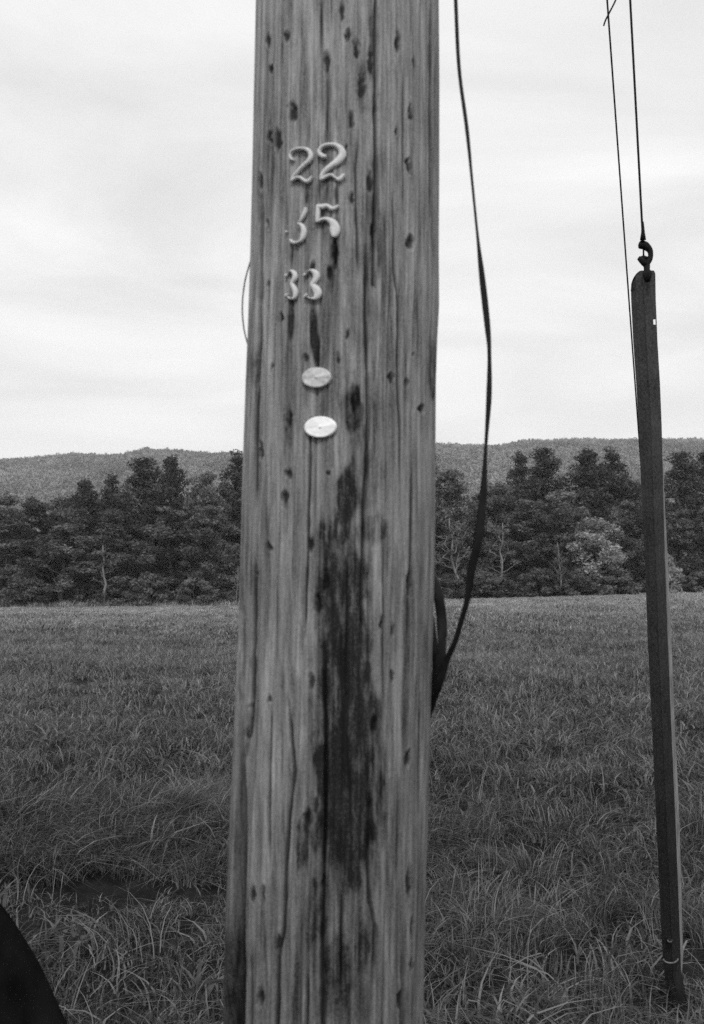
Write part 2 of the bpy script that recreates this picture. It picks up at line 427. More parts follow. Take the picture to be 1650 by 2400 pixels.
    d = r.normal(size=(n, 3)); d /= np.linalg.norm(d, axis=1)[:, None]; rad = r.rand(n) ** 0.45
    c = cl[idx, :3] + d * rad[:, None] * np.stack([cl[idx, 3], cl[idx, 3], cl[idx, 4]], 1)
    c[:, 2] = np.maximum(c[:, 2], 0.05)
    lv, lf = leaf_quads(c, leaf, r, .45 if kind in ('hemlock', 'pine') else .2)
    tone = np.repeat(np.clip(r.rand(len(cl))[idx] ** 1.4 * .85 + r.rand(n) * .35, 0, 1), 4)
    crown = mesh_np('crown', lv, lf, {'tone': tone}, material=mleaf or M_leaf)
    return trunk, crown, Ht, Wd
protos = {
    'leafy': [tree_proto('leafy', s, 13, 6.2, .155, 15000) for s in (1, 2, 3, 4)],
    'pale': [tree_proto('leafy', 7, 10, 5.4, .17, 9000, mleaf=M_leaf_pale)],
    'pine': [tree_proto('pine', s, 14, 5.0, .16, 15000, mleaf=M_pine) for s in (11, 12, 13)],
    'hemlock': [tree_proto('hemlock', s, 12, 6.4, .13, 20000, mleaf=M_leaf) for s in (21, 22)],
    'bare': [tree_proto('bare', s, 9, 3.6, .12, 0, mleaf=M_leaf, mbark=M_bark_pale) for s in (31, 32, 33)],
    'bush': [tree_proto('bush', s, 3, 4.0, .13, 5000) for s in (41, 42)],
    'palebush': [tree_proto('bush', 43, 3, 4.0, .15, 3600, mleaf=M_leaf_pale)],
}
KIND_CAT = {'leafy': 'tree', 'pale': 'tree', 'pine': 'pine tree', 'hemlock': 'hemlock tree', 'bare': 'bare tree', 'bush': 'bush', 'palebush': 'bush'}
KIND_NAME = {'leafy': 'leafy_tree', 'pale': 'pale_leafy_tree', 'pine': 'pine_tree', 'hemlock': 'hemlock_tree', 'bare': 'bare_tree', 'bush': 'bush', 'palebush': 'pale_bush'}
TREES = [ # px, top py, Y, kind, crown width px, label
 (18, 1150, 101, 'hemlock', 190, 'dark layered hemlock at the left edge of the photo, its boughs reaching the grass'),
 (118, 1166, 103, 'leafy', 150, 'rounded leafy tree between the leftmost hemlock and the twin small pine tops'),
 (200, 1130, 108, 'pine', 100, 'left one of two small pine tops rising over the left woods'),
 (262, 1127, 110, 'pine', 95, 'right one of two small pine tops rising over the left woods'),
 (338, 1080, 107, 'pine', 135, 'broad bushy pine under the hill summit, left of the slender dark pine'),
 (402, 1076, 112, 'pine', 95, 'slender dark pine standing out against the hill left of the utility pole'),
 (478, 1103, 108, 'leafy', 125, 'round topped leafy tree between the slender dark pine and the utility pole'),
 (556, 1074, 110, 'pine', 120, 'pine with spreading branches half hidden by the left side of the utility pole'),
 (150, 1225, 99, 'leafy', 160, 'low leafy tree standing in front near the left end of the treeline'),
 (262, 1205, 100.5, 'hemlock', 165, 'wide hemlock standing behind the pale spindly bare tree on the left'),
 (400, 1185, 101, 'leafy', 165, 'dense leafy tree midway between the left bare tree and the utility pole'),
 (505, 1175, 100, 'leafy', 140, 'front row leafy tree immediately left of the utility pole'),
 (250, 1262, 97.8, 'bare', 110, 'pale spindly bare tree in front of the dark woods on the left'),
 (553, 1315, 97.6, 'bare', 30, 'short pale dead stem close to the left edge of the utility pole'),
 (650, 1120, 106, 'leafy', 140, 'leafy tree hidden behind the left half of the utility pole'),
 (760, 1105, 107, 'pine', 120, 'pine hidden behind the middle of the utility pole'),
 (880, 1110, 105, 'leafy', 140, 'leafy tree hidden behind the right half of the utility pole'),
 (1004, 1060, 112, 'pine', 80, 'pine whose branch tips stick out from the right edge of the utility pole'),
 (1058, 1092, 104, 'leafy', 140, 'tall finely leaved tree between the utility pole and the hanging cable'),
 (1076, 1192, 98.5, 'bare', 105, 'pale bare tree with forked limbs between the utility pole and the cable'),
 (1172, 1205, 99, 'bare', 95, 'pale bare tree with crooked limbs just right of the hanging cable'),
 (1316, 1255, 98.2, 'bare', 60, 'pale V shaped bare sapling midway between the cable and the guy guard'),
 (1150, 1122, 106, 'leafy', 120, 'leafy tree directly right of the hanging cable, below the hill saddle'),
 (1218, 1074, 112, 'pine', 95, 'smaller pine left of the pine with a pointed dark crown'),
 (1275, 1057, 110, 'pine', 115, 'pine with a pointed dark crown, tallest left of the notch in the treeline'),
 (1238, 1165, 102, 'leafy', 150, 'broad leafy tree below the pine with the pointed dark crown'),
 (1378, 1060, 109, 'pine', 125, 'left one of the two big black pines left of the guy guard'),
 (1432, 1066, 111, 'pine', 130, 'right one of the two big black pines left of the guy guard'),
 (1340, 1145, 103, 'leafy', 140, 'light leafy tree in the notch between the two groups of dark pines'),
 (1390, 1212, 99.5, 'pale', 130, 'tree with bright pale leaves below the two big black pines'),
 (1468, 1172, 101.5, 'leafy', 125, 'leafy tree partly hidden by the left side of the guy guard'),
 (1515, 1118, 109, 'leafy', 110, 'leafy tree top showing on both sides of the guy guard'),
 (1598, 1066, 109, 'pine', 125, 'bushy pine immediately right of the guy guard'),
 (1662, 1062, 111, 'pine', 120, 'pine cut off by the right edge of the photo'),
 (1592, 1190, 102, 'leafy', 130, 'leafy tree in front of the bushy pine right of the guy guard'),
 (1668, 1180, 101, 'leafy', 130, 'leafy tree cut off by the right edge of the photo'),
 (60, 1345, 98, 'bush', 120, 'bush at the foot of the leftmost hemlock'),
 (345, 1340, 98, 'bush', 110, 'bush at the wood edge right of the left bare tree'),
 (460, 1350, 98, 'bush', 100, 'low bush left of the short pale dead stem'),
 (1050, 1345, 98, 'bush', 90, 'bush at the foot of the bare tree beside the utility pole'),
 (1160, 1350, 98, 'bush', 110, 'bush at the wood edge right of the hanging cable'),
 (1262, 1330, 98, 'bush', 115, 'rounded bush left of the V shaped bare sapling'),
 (1352, 1345, 98, 'bush', 100, 'bush below the tree with bright pale leaves'),
 (1440, 1340, 98, 'bush', 120, 'bush at the wood edge just left of the guy guard'),
 (1558, 1300, 98, 'palebush', 80, 'bright leaved bush at the wood edge just right of the guy guard'),
 (1640, 1340, 98, 'bush', 110, 'bush at the wood edge by the right edge of the photo'),
]
GROUPS = {'pine': 'pines in the treeline', 'hemlock': 'hemlocks in the treeline', 'leafy': 'leafy trees in the treeline', 'pale': 'leafy trees in the treeline',
          'bare': 'pale bare trees in front of the woods', 'bush': 'bushes at the wood edge', 'palebush': 'bushes at the wood edge'}
cnt = {}
rt = rs(77)
for (px, top, Y, kind, wpx, label) in TREES:
    n = cnt.get(kind, 0); cnt[kind] = n + 1
    tr, cr, Ht, Wd = protos[kind][n % len(protos[kind])]
    b = P(px, top, Y); g = float(G(b[0], Y))
    root = obj(KIND_NAME[kind], None, label=label, category=KIND_CAT[kind], group=GROUPS[kind])
    root.location = (b[0], Y, g)
    sz = (b[2] - g) / Ht; sx = wpx * pxm(px, top, Y) / Wd
    if kind == 'leafy' or kind == 'pale': sx *= 1.12
    root.scale = (sx, sx, sz); root.rotation_euler = (0, 0, rt.rand() * 6.28)
    if wpx == 30: root.rotation_euler = (0, R(4), 0)
    obj('trunk', tr, root)
    if wpx != 30: obj('crown', cr, root)

# --- instanced masses (grass, woods, hill forest)
def scatter(name, coll, pts, rot, scl, idx, **props):
    me = bpy.data.meshes.new(name); me.vertices.add(len(pts)); me.vertices.foreach_set('co', np.asarray(pts, np.float32).ravel())
    a = me.attributes.new('rot', 'FLOAT_VECTOR', 'POINT'); a.data.foreach_set('vector', np.asarray(rot, np.float32).ravel())
    a = me.attributes.new('scl', 'FLOAT_VECTOR', 'POINT'); a.data.foreach_set('vector', np.asarray(scl, np.float32).ravel())
    a = me.attributes.new('idx', 'INT', 'POINT'); a.data.foreach_set('value', np.asarray(idx, np.int32))
    o = obj(name, me, **props)
    nt = bpy.data.node_groups.new(name, 'GeometryNodeTree')
    nt.interface.new_socket('Geometry', in_out='INPUT', socket_type='NodeSocketGeometry')
    nt.interface.new_socket('Geometry', in_out='OUTPUT', socket_type='NodeSocketGeometry')
    gi = nt.nodes.new('NodeGroupInput'); go = nt.nodes.new('NodeGroupOutput')
    ip = nt.nodes.new('GeometryNodeInstanceOnPoints'); ci = nt.nodes.new('GeometryNodeCollectionInfo')
    ci.inputs['Collection'].default_value = coll; ci.inputs['Separate Children'].default_value = True; ci.inputs['Reset Children'].default_value = True
    ip.inputs['Pick Instance'].default_value = True
    def na(t, nm):
        q = nt.nodes.new('GeometryNodeInputNamedAttribute'); q.data_type = t; q.inputs['Name'].default_value = nm
        return [s for s in q.outputs if s.enabled and s.name == 'Attribute'][0]
    e2r = nt.nodes.new('FunctionNodeEulerToRotation'); nt.links.new(na('FLOAT_VECTOR', 'rot'), e2r.inputs[0])
    nt.links.new(gi.outputs[0], ip.inputs['Points']); nt.links.new(ci.outputs[0], ip.inputs['Instance'])
    nt.links.new(na('INT', 'idx'), ip.inputs['Instance Index']); nt.links.new(e2r.outputs[0], ip.inputs['Rotation']); nt.links.new(na('FLOAT_VECTOR', 'scl'), ip.inputs['Scale'])
    nt.links.new(ip.outputs[0], go.inputs[0])
    md = o.modifiers.new('scatter', 'NODES'); md.node_group = nt
    return o
def coll_of(name, meshes):
    c = bpy.data.collections.new(name)
    for k, me in enumerate(meshes): c.objects.link(bpy.data.objects.new('%s_%02d' % (name, k), me))
    return c

# hill forest
def hill_crown(seed, conifer):
    r = rs(seed); n = 260
    d = r.normal(size=(n, 3)); d /= np.linalg.norm(d, axis=1)[:, None]
    if conifer:
        z = r.rand(n) ** .8; a = r.rand(n) * 6.28; rr = (1 - z) * .55 * (0.6 + .5 * r.rand(n)) + .03
        c = np.stack([np.cos(a) * rr, np.sin(a) * rr, z * 2.4], 1)
    else:
        lump = 1 + .35 * np.sin(d[:, 0] * 4 + seed) * np.sin(d[:, 1] * 3 + seed * 2)
        c = d * (lump * (0.75 + .3 * r.rand(n)))[:, None] * [1, 1, .8]; c[:, 2] += .5
    v, f = leaf_quads(c, 0.22, r, .3)
    return mesh_np('hill_tree', v, f, {'tone': np.repeat(r.rand(n), 4)}, material=M_hill)
hc = coll_of('hill_tree', [hill_crown(1, 0), hill_crown(2, 0), hill_crown(3, 0), hill_crown(4, 1)])
r = rs(5)
N = 44000
yy = np.sqrt(r.rand(N) * (1190. ** 2 - 420. ** 2) + 420. ** 2); sx_ = (r.rand(N) * 2 - 1) * 0.56; xx = sx_ * yy
hz_ = H(xx, yy)
con = (r.rand(N) < (.015 + .12 * (vnoise(xx * .01, yy * .01, 3) > .72)))
idx = np.where(con, 3, r.randint(0, 3, N)); s = 2.8 + 2.2 * r.rand(N)
scatter('hill_forest', hc, np.stack([xx, yy, hz_ + 1], 1), np.stack([r.normal(size=N) * .1, r.normal(size=N) * .1, r.rand(N) * 6.28], 1),
        np.stack([s, s, s * (.8 + .6 * r.rand(N)) * np.where(con, .62, 1)], 1), idx, kind='stuff', label='distant forest of small tree crowns covering the hills', category='forest')

# woods behind the treeline (reads as one mass)
wcoll = coll_of('woods_crown', [p[1] for p in protos['leafy'][:3]] + [protos['pine'][0][1]])
r = rs(9); N = 210
yy = 106 + 60 * r.rand(N) ** 1.2; sx_ = (r.rand(N) * 2 - 1) * 0.46; xx = sx_ * yy
topl = np.interp(825 + sx_ * F, [-400, 0, 300, 560, 1050, 1200, 1330, 1650, 2100], [1180, 1180, 1165, 1150, 1140, 1150, 1165, 1150, 1150])
zt = np.array([P(825, t, y)[2] for t, y in zip(topl + 10 + r.rand(N) * 60, yy)]); gz = G(xx, yy)
zs = (zt - gz) / 13.0
scatter('woods', wcoll, np.stack([xx, yy, gz], 1), np.stack([xx * 0, xx * 0, r.rand(N) * 6.28], 1), np.stack([zs * .95, zs * .95, zs], 1), r.randint(0, 4, N),
        kind='stuff', label='dense dark mass of woods filling in behind the treeline', category='woods')
# undergrowth closing the foot of the woods
ucoll = coll_of('thicket_crown', [protos['bush'][0][1], protos['bush'][1][1]])
N = 150; xx = (r.rand(N) * 2 - 1) * 52; yy = 99.5 + 6 * r.rand(N); s = .8 + .6 * r.rand(N)
scatter('undergrowth', ucoll, np.stack([xx, yy, G(xx, yy) - .1], 1), np.stack([xx * 0, xx * 0, r.rand(N) * 6.28], 1), np.stack([s, s, s * (.6 + .5 * r.rand(N))], 1), r.randint(0, 2, N),
        kind='stuff', label='dark undergrowth along the foot of the woods', category='undergrowth')

# ------------------------------------------------------------------ grass
def clump(seed, nb, rad, hmin, hmax, w, lean=0.5, seg=4, drift=(0, 0), dry=0.06):
    r = rs(seed)
    a = r.rand(nb) * 6.28; q = np.sqrt(r.rand(nb)) * rad
    bx, by = np.cos(a) * q, np.sin(a) * q
    h = hmin + (hmax - hmin) * r.rand(nb) ** 1.3; dr = r.rand(nb) * 6.28; ln = lean * (.2 + 1.1 * r.rand(nb) ** 1.2) 
    dx = np.cos(dr) * ln + drift[0]; dy = np.sin(dr) * ln + drift[1]
    ang = r.rand(nb) * 3.14; wx, wy = np.cos(ang), np.sin(ang); ww = w * (.6 + .8 * r.rand(nb))
    vs_ = []; t = np.linspace(0, 1, seg + 1)
    curl = .5 + .9 * r.rand(nb)
    for i, tt in enumerate(t):
        L = tt * h; bend = tt ** 1.8
        cx = bx + dx * L * bend * 1.3; cy = by + dy * L * bend * 1.3
        cz = L * (1 - np.minimum(.85, (ln + abs(drift[0])) * curl * .55 * tt ** 1.6)) - .01
        k = ww * (1 - tt) ** .7 if i < seg else 0
        if i < seg:
            vs_.append(np.stack([cx - wx * k, cy - wy * k, cz], 1)); vs_.append(np.stack([cx + wx * k, cy + wy * k, cz], 1))
        else: vs_.append(np.stack([cx, cy, cz], 1))
    v = np.stack(vs_, 1); m = v.shape[1]          # nb, m, 3
    off = np.arange(nb)[:, None] * m
    quads = np.concatenate([off + np.array([[2 * i, 2 * i + 1, 2 * i + 3, 2 * i + 2]]) for i in range(seg - 1)])
    tris = off + np.array([[2 * seg - 2, 2 * seg - 1, 2 * seg]])
    tone = r.rand(nb) ** 1.5 * .75; d = r.rand(nb) < dry; tone[d] = 1.3 + r.rand(d.sum()) * .9
    return mesh_np('grass_tuft', v.reshape(-1, 3), [quads, tris], {'tone': np.repeat(tone, m)}, material=M_grass)
near = [clump(s, 34, .10, .05, .20, .0047, 1.25, dry=.09) for s in range(4)]                       # 0-3 foreground
long_ = [clump(10 + s, 70, .12, .16, .42, .0036, .9, 5, (.38, -.22)) for s in range(3)]   # 4-6 long, swept
stem = [clump(20 + s, 5, .10, .20, .40, .0024, .35, 5, dry=.9) for s in range(2)]         # 7-8 dry stalks
mid = [clump(30 + s, 110, .22, .04, .17, .0065, 1.25, 4, dry=.09) for s in range(3)]                # 9-11
farc = [clump(40 + s, 240, .60, .07, .22, .015, 1.1, 3, dry=.09) for s in range(3)]                 # 12-14
weed = [clump(50 + s, 34, .35, .35, 1.05, .022, .4, 3, dry=.15) for s in range(2)]        # 15-16
broad = [clump(60 + s, 9, .06, .08, .20, .0100, 1.2, 5, dry=.12) for s in range(2)]              # 17-18 broad weeds
turf = [clump(70 + s, 90, .13, .03, .09, .0030, 1.0, 3) for s in range(3)]              # 19-21 short undergrowth
gc = coll_of('grass_tuft', near + long_ + stem + mid + farc + weed + broad + turf)
GP, GR, GS, GI = [], [], [], []
def put(x, y, s, ids, r, sink=0.0, tilt=.12, spin=True):
    n = len(x); GP.append(np.stack([x, y, G(x, y) - sink], 1)); s = np.broadcast_to(s, (n,))
    GR.append(np.stack([r.normal(size=n) * tilt, r.normal(size=n) * tilt, (r.rand(n) * 6.28) if spin else r.normal(size=n) * .5], 1))
    GS.append(np.stack([s, s, s * (.8 + .4 * r.rand(n))], 1)); GI.append(np.asarray(ids)[r.randint(0, len(ids), n)])
def zone(y0, y1, dens, r, k=.42, pad=.5):
    A = k * (y1 ** 2 - y0 ** 2) + 2 * pad * (y1 - y0); n = int(A * dens)
    y = y0 + (y1 - y0) * r.rand(int(n * 1.0)); w = k * y + pad
    # weight rows by their width
    keep = r.rand(len(y)) < w / (k * y1 + pad); y = y[keep]; w = w[keep]
    return (r.rand(len(y)) * 2 - 1) * w, y
r = rs(101)
def is_bare(x, y):
    """hollows where the sward opens on dark ground"""
    m = 1.2 * np.exp(-((y - 5.0) / .30) ** 2 - ((x + 1.05) / .65) ** 2) + .8 * np.exp(-((y - 4.75) / .3) ** 2 - ((x - .75) / .5) ** 2)
    return np.clip(m * (2.0 * vnoise(x * 5, y * 5, 48) - .5), 0, .9)
x, y = zone(1.6, 9.5, 60, r); kp = (r.rand(len(x)) > is_bare(x, y) * 1.1) & (vnoise(x * 3, y * 3, 40) + .5 * r.rand(len(x)) > .40) & (np.hypot(x, y - 1.57) > .17)
x, y = x[kp], y[kp]; sc_ = .55 + .95 * vnoise(x * 2, y * 2, 41) * (.5 + vnoise(x * 7, y * 7, 47)); sc_ *= 1 - .45 * ((x < .2) & (y > 4.35) & (y < 5.2)); put(x, y, sc_, [0, 1, 2, 3], r)
x, y = zone(1.6, 9, 26, r); kp = (vnoise(x * 2, y * 2, 43) > .5) & (is_bare(x, y) < .5) & (np.hypot(x, y - 1.57) > .17); put(x[kp], y[kp], .6 + .8 * r.rand(kp.sum()), [17, 18], r)
x, y = zone(1.6, 12, 44, r); kp = (r.rand(len(x)) > is_bare(x, y) * .55) & (np.hypot(x, y - 1.57) > .17); put(x[kp], y[kp], .7 + .7 * r.rand(kp.sum()), [19, 20, 21], r)
# long swept grass on the bank
n = 420; x = -3.0 + 3.3 * r.rand(n); y = 5.15 + 1.1 * r.rand(n) ** 1.2; put(x, y, .45 + .5 * r.rand(n), [4, 5, 6], r, .03, spin=False)
n = 160; x = -3.0 + 3.3 * r.rand(n); y = 5.1 + 1.6 * r.rand(n); put(x, y, .45 + .4 * r.rand(n), [4, 5, 6], r, .03)
n = 170; x = -.1 + 2.9 * r.rand(n); y = 4.3 + 1.9 * r.rand(n); put(x, y, .4 + .4 * r.rand(n), [4, 5, 6], r, .02)
n = 130; x = -2 + 4.6 * r.rand(n); y = 2.6 + 2.0 * r.rand(n); kp = np.hypot(x, y - 1.57) > .3; put(x[kp], y[kp], .5 + .3 * r.rand(kp.sum()), [4, 5, 6], r)
x, y = zone(2.2, 16, 1.8, r); put(x, y, .8 + .4 * r.rand(len(x)), [7, 8], r)
x, y = zone(7.2, 34, 19, r); kp = vnoise(x * .9, y * .9, 44) + .6 * r.rand(len(x)) > .16
put(x[kp], y[kp], .75 + .8 * fbm(x[kp] * .6, y[kp] * .6, 45), [9, 10, 11], r)
x, y = zone(28, 100.5, 4.6, r, pad=3); put(x, y, .7 + .7 * fbm(x * .12, y * .12, 46), [12, 13, 14], r)
n = 800; px_ = r.rand(n) * 700 - 60; yv = 96.2 + 3 * r.rand(n); put((px_ - 825) / F * yv, yv, (.35 + .7 * r.rand(n)), [15, 16], r, .05)
n = 250; px_ = 900 + r.rand(n) * 850; yv = 97.2 + 2 * r.rand(n); put((px_ - 825) / F * yv, yv, (.2 + .3 * r.rand(n)), [15, 16], r, .05)
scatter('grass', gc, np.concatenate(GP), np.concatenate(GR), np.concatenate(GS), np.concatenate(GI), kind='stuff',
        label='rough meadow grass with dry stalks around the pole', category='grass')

# ------------------------------------------------------------------ utility pole
PY = 1.57
E = np.array([ # py, left px, right px
 (-300, 607, 1027), (0, 600, 1028), (200, 596, 1029), (400, 592, 1029), (600, 587, 1028), (720, 583, 1029), (800, 580, 1025), (900, 576, 1022), (1100, 569, 1021), (1300, 564, 1020),
 (1500, 558, 1015), (1700, 549, 1009), (1900, 539, 1004), (2100, 531, 998), (2400, 524, 992), (2700, 517, 985)], float)
zs_, cs_, rs__ = [], [], []
for py, a, b in E:
    c = P((a + b) / 2, py, PY); dep = pxm(0, py, PY) * F; hw = (b - a) / 2 / F
    zs_.append(c[2]); cs_.append(c[0]); rs__.append(hw * dep / math.sqrt(1 + hw * hw))
o_ = np.argsort(zs_); PZ = np.array(zs_)[o_]; PC = np.array(cs_)[o_]; PR = np.array(rs__)[o_]
lean = (PC[-1] - PC[0]) / (PZ[-1] - PZ[0])
def axis(z):
    z = np.asarray(z, float); c = np.interp(z, PZ, PC); rr = np.interp(z, PZ, PR)
    c = np.where(z > PZ[-1], PC[-1] + (z - PZ[-1]) * lean * .3, c); c = np.where(z < PZ[0], PC[0] + (z - PZ[0]) * lean, c)
    rr = np.where(z > PZ[-1], PR[-1] - (z - PZ[-1]) * .006, rr); rr = np.where(z < PZ[0], PR[0] + (PZ[0] - z) * .01, rr)
    return c, rr
def surf(px, py, lift=0.0):
    """point of the pole seen at this pixel of the photo, and the outward normal"""
    Y = PY - .14; 
    for _ in range(12):
        p = P(px, py, Y); c, rr = axis(p[2]); dx = (p[0] - c); rr = float(rr) + lift
        dx = max(-rr * .995, min(rr * .995, dx)); Y = PY - math.sqrt(rr * rr - dx * dx)
    p = P(px, py, Y); nrm = np.array([p[0] - c, Y - PY, 0]); nrm /= np.linalg.norm(nrm)
    return p, nrm

CR = [ # checks: list of (x,y), half width px, depth m
 ([(881, -50), (880, 150), (879, 260), (881, 400), (876, 545), (874, 670)], 4.0, .007),
 ([(857, 590), (857, 750), (860, 850), (863, 980), (858, 1100), (852, 1200), (848, 1350), (845, 1500)], 3.6, .008),
 ([(728, 990), (726, 1100), (723, 1200), (719, 1350), (714, 1480)], 3.0, .006),
 ([(946, 180), (946, 500)], 2.2, .003), ([(922, 440), (924, 640), (934, 720), (932, 820), (935, 940), (939, 1010), (938, 1120)], 2.6, .004),
 ([(967, 1080), (964, 1300), (958, 1400), (956, 1500)], 3.0, .004), ([(981, 680), (981, 850)], 2.2, .003),
 ([(610, 470), (608, 700), (605, 800), (602, 850), (601, 900)], 4.5, .008), ([(603, 880), (599, 1060), (598, 1180)], 4.5, .004), ([(596, 1320), (594, 1480), (590, 1640), (578, 1760)], 5, .005),
 ([(569, 1370), (567, 1470)], 3.5, .006), ([(767, 150), (766, 340)], 2.4, .004), ([(753, 0), (752, 120)], 2.6, .004), ([(745, 300), (748, 480)], 2, .003),
 ([(758, 1480), (763, 1700), (764, 1900), (761, 2000), (757, 2200), (757, 2450)], 4.5, .010),
 ([(676, 1660), (684, 1740), (691, 1805), (679, 1907), (670, 2030), (666, 2172), (653, 2245), (649, 2450)], 3.6, .008),
 ([(868, 1850), (862, 2030), (866, 2111), (880, 2172), (877, 2290)], 3.6, .007), ([(801, 2080), (800, 2320)], 3.0, .006), ([(920, 2080), (915, 2250)], 2.5, .004),
 ([(722, 2260), (720, 2450)], 3, .006), ([(947, 2220), (944, 2330), (940, 2450)], 4, .006), ([(897, 1450), (900, 1650)], 2.4, .003), ([(985, 1640), (983, 1900)], 2.5, .004),
 ([(840, 320), (833, 400), (835, 520), (840, 640)], 3, .003), ([(686, 560), (681, 640)], 3, .003), ([(1008, 40), (1008, 500)], 2.5, .003), ([(635, 1650), (632, 2000)], 2.2, .003),
 ([(898, 1250), (900, 1480)], 2.2, .003), ([(815, 1300), (812, 1620)], 2.6, .004), ([(590, 2230), (588, 2450)], 3, .005), ([(935, 1850), (930, 2060)], 2.5, .003)]
GO = [(629,96,7,13),(673,86,7,10),(802,28,6,16),(816,83,7,11),(835,117,8,19),(765,147,9,20),(870,147,10,28),(848,200,11,30),(686,263,10,20),(822,282,8,15),(635,161,7,8),(932,98,7,22),
 (970,147,4,7),(963,265,6,16),(930,307,5,10),(632,322,6,12),(651,330,8,24),(879,259,6,12),(957,387,6,14),(867,428,9,16),(609,424,6,14),(825,468,7,12),(625,525,6,8),(875,542,9,17),(962,570,9,13),
 (773,643,8,14),(875,658,5,10),(628,667,5,8),(658,743,6,9),(814,342,4,6),(785,598,8,26),(732,623,6,10),(716,840,6,8),(793,842,6,9),(636,863,4,7),(677,985,8,14),(831,948,9,20),(916,885,6,14),
 (951,897,6,10),(987,960,8,9),(968,834,5,6),(814,781,5,10),(602,860,8,22),(609,1058,7,18),(677,1109,9,10),(769,1108,6,7),(667,1168,10,14),(630,1282,7,10),(728,1274,8,16),(598,1343,5,16),(763,1364,9,20),
 (958,1376,6,24),(569,1441,4,20),(893,1458,5,14),(920,1478,5,14),(744,1421,8,20),(729,1598,8,16),(919,1586,6,10),(631,1640,5,7),(577,1722,6,14),(585,1663,6,10),(957,1779,7,14),(877,1700,9,18),
 (720,1920,9,17),(740,1891,7,20),(594,2098,6,15),(617,2098,6,15),(651,2215,8,18),(960,2070,7,30),(611,2339,9,18),(936,2339,8,18),(966,2176,5,20),(759,2070,7,14),(964,2262,6,14)]
ST = [(800,1250,60,120,.35),(805,1500,75,200,.4),(820,1800,85,220,.4),(790,2150,80,160,.4),(742,1720,20,120,.5),(895,1850,16,140,.5),(700,1640,30,60,.3),(905,1330,26,70,.3),(840,1130,60,60,.3),(790,2250,20,60,.5),(870,560,36,90,.4),(880,430,16,70,.3),(850,300,14,60,.2),(850,760,40,80,.35),(831,948,22,55,.7),(840,1050,22,70,.45),(815,1160,28,70,.7),(790,1290,46,90,.6),(880,1240,28,36,.55),
 (780,1420,40,90,.75),(830,1400,28,100,.7),(800,1560,50,110,.95),(850,1560,30,100,.8),(860,1700,36,70,.95),(800,1800,52,140,.95),(780,1950,40,80,.8),(840,1950,32,90,.8),(825,2060,24,55,.8),
 (720,1960,15,80,.6),(735,2150,20,80,.6),(845,2230,16,70,.5),(815,2280,14,80,.5),(800,2350,60,60,.45),(1014,870,16,60,.6),(596,850,12,50,.4),
 (718,455,5,30,.6),(788,455,6,28,.7),(752,455,20,26,.3),(785,590,8,40,.75),(775,650,10,40,.45),(682,740,8,60,.7),(678,880,9,110,.45),(735,760,10,62,1.0),(742,820,8,50,.9),(715,600,22,40,.25),(760,950,26,60,.25),
 (870,100,8,70,.3),(852,200,16,60,.35),(865,30,9,60,.3),(680,1000,8,50,.35),(733,1100,10,120,.15),(640,2150,12,120,.2),(990,1200,18,60,.1),(617,2180,8,80,.45)]
nd = 400
th = np.concatenate([np.linspace(-1.66, 1.66, nd), np.linspace(1.66, 2 * np.pi - 1.66, 24)[1:-1]])
zz = np.concatenate([[-.5, -.1, .2, .4, .55, .65], np.arange(.70, 2.52, .0021), [2.54, 2.58, 2.65, 2.8, 3, 3.5, 4, 5, 6, 7.5, 9, 10.5, 11.8]])
T, Z = np.meshgrid(th, zz); C, RR = axis(Z)
def pos(RR_): return np.stack([C + RR_ * np.sin(T), PY - RR_ * np.cos(T), Z], -1)
U, V = project(pos(RR)); front = (np.abs(T) < 1.7)
disp = np.zeros_like(RR); crk = np.zeros_like(RR); stn = np.zeros_like(RR)
rpx = RR / (pxm(0, 1200, PY))
# long flutes and ridges following the grain
tw = T + .02 * (vnoise(T * 6, Z * 2.2, 60) - .5)
fl = (vnoise(tw * 9 + 30, Z * .55 + 9, 61) - .5) * .0034 + (vnoise(tw * 26 + 80, Z * 1.3 + 9, 62) - .5) * .0020 + (vnoise(tw * 70 + 150, Z * 3.5 + 9, 63) - .5) * .0012
disp += fl
fc = vnoise(tw * 38 + 200, Z * 1.1 + 20, 64); m = sstep(.80, .93, fc); disp -= m * .0030; crk = np.maximum(crk, m * .35)
fc = vnoise(tw * 75 + 100, Z * 2.0 + 20, 65); m = sstep(.80, .95, fc); disp -= m * .0016; crk = np.maximum(crk, m * .25)
jit = (fbm(V / 60.0 + 50, U * 0 + 3, 66, 3) - .5) * 7
for pts, hw, dp in CR:
    pts = np.array(pts, float); ycl = np.clip(V, pts[0, 1], pts[-1, 1])
    xc = np.interp(ycl, pts[:, 1], pts[:, 0]) + jit * .3
    fade = np.exp(-(np.abs(V - ycl) / 14.0) ** 2) * np.minimum(1, .35 + np.minimum(np.abs(V - pts[0, 1]), np.abs(V - pts[-1, 1])) / 60)
    m = np.exp(-(np.abs(U - xc) / (hw * (.7 + .7 * vnoise(V / 30, U * 0 + hw, 67)))) ** 2) * fade * front
    disp -= m * dp; crk = np.maximum(crk, m)
warpx = (fbm(U / 8, V / 14, 68, 3) - .5) * 11; warpy = (fbm(U / 8 + 9, V / 20, 69, 3) - .5) * 20
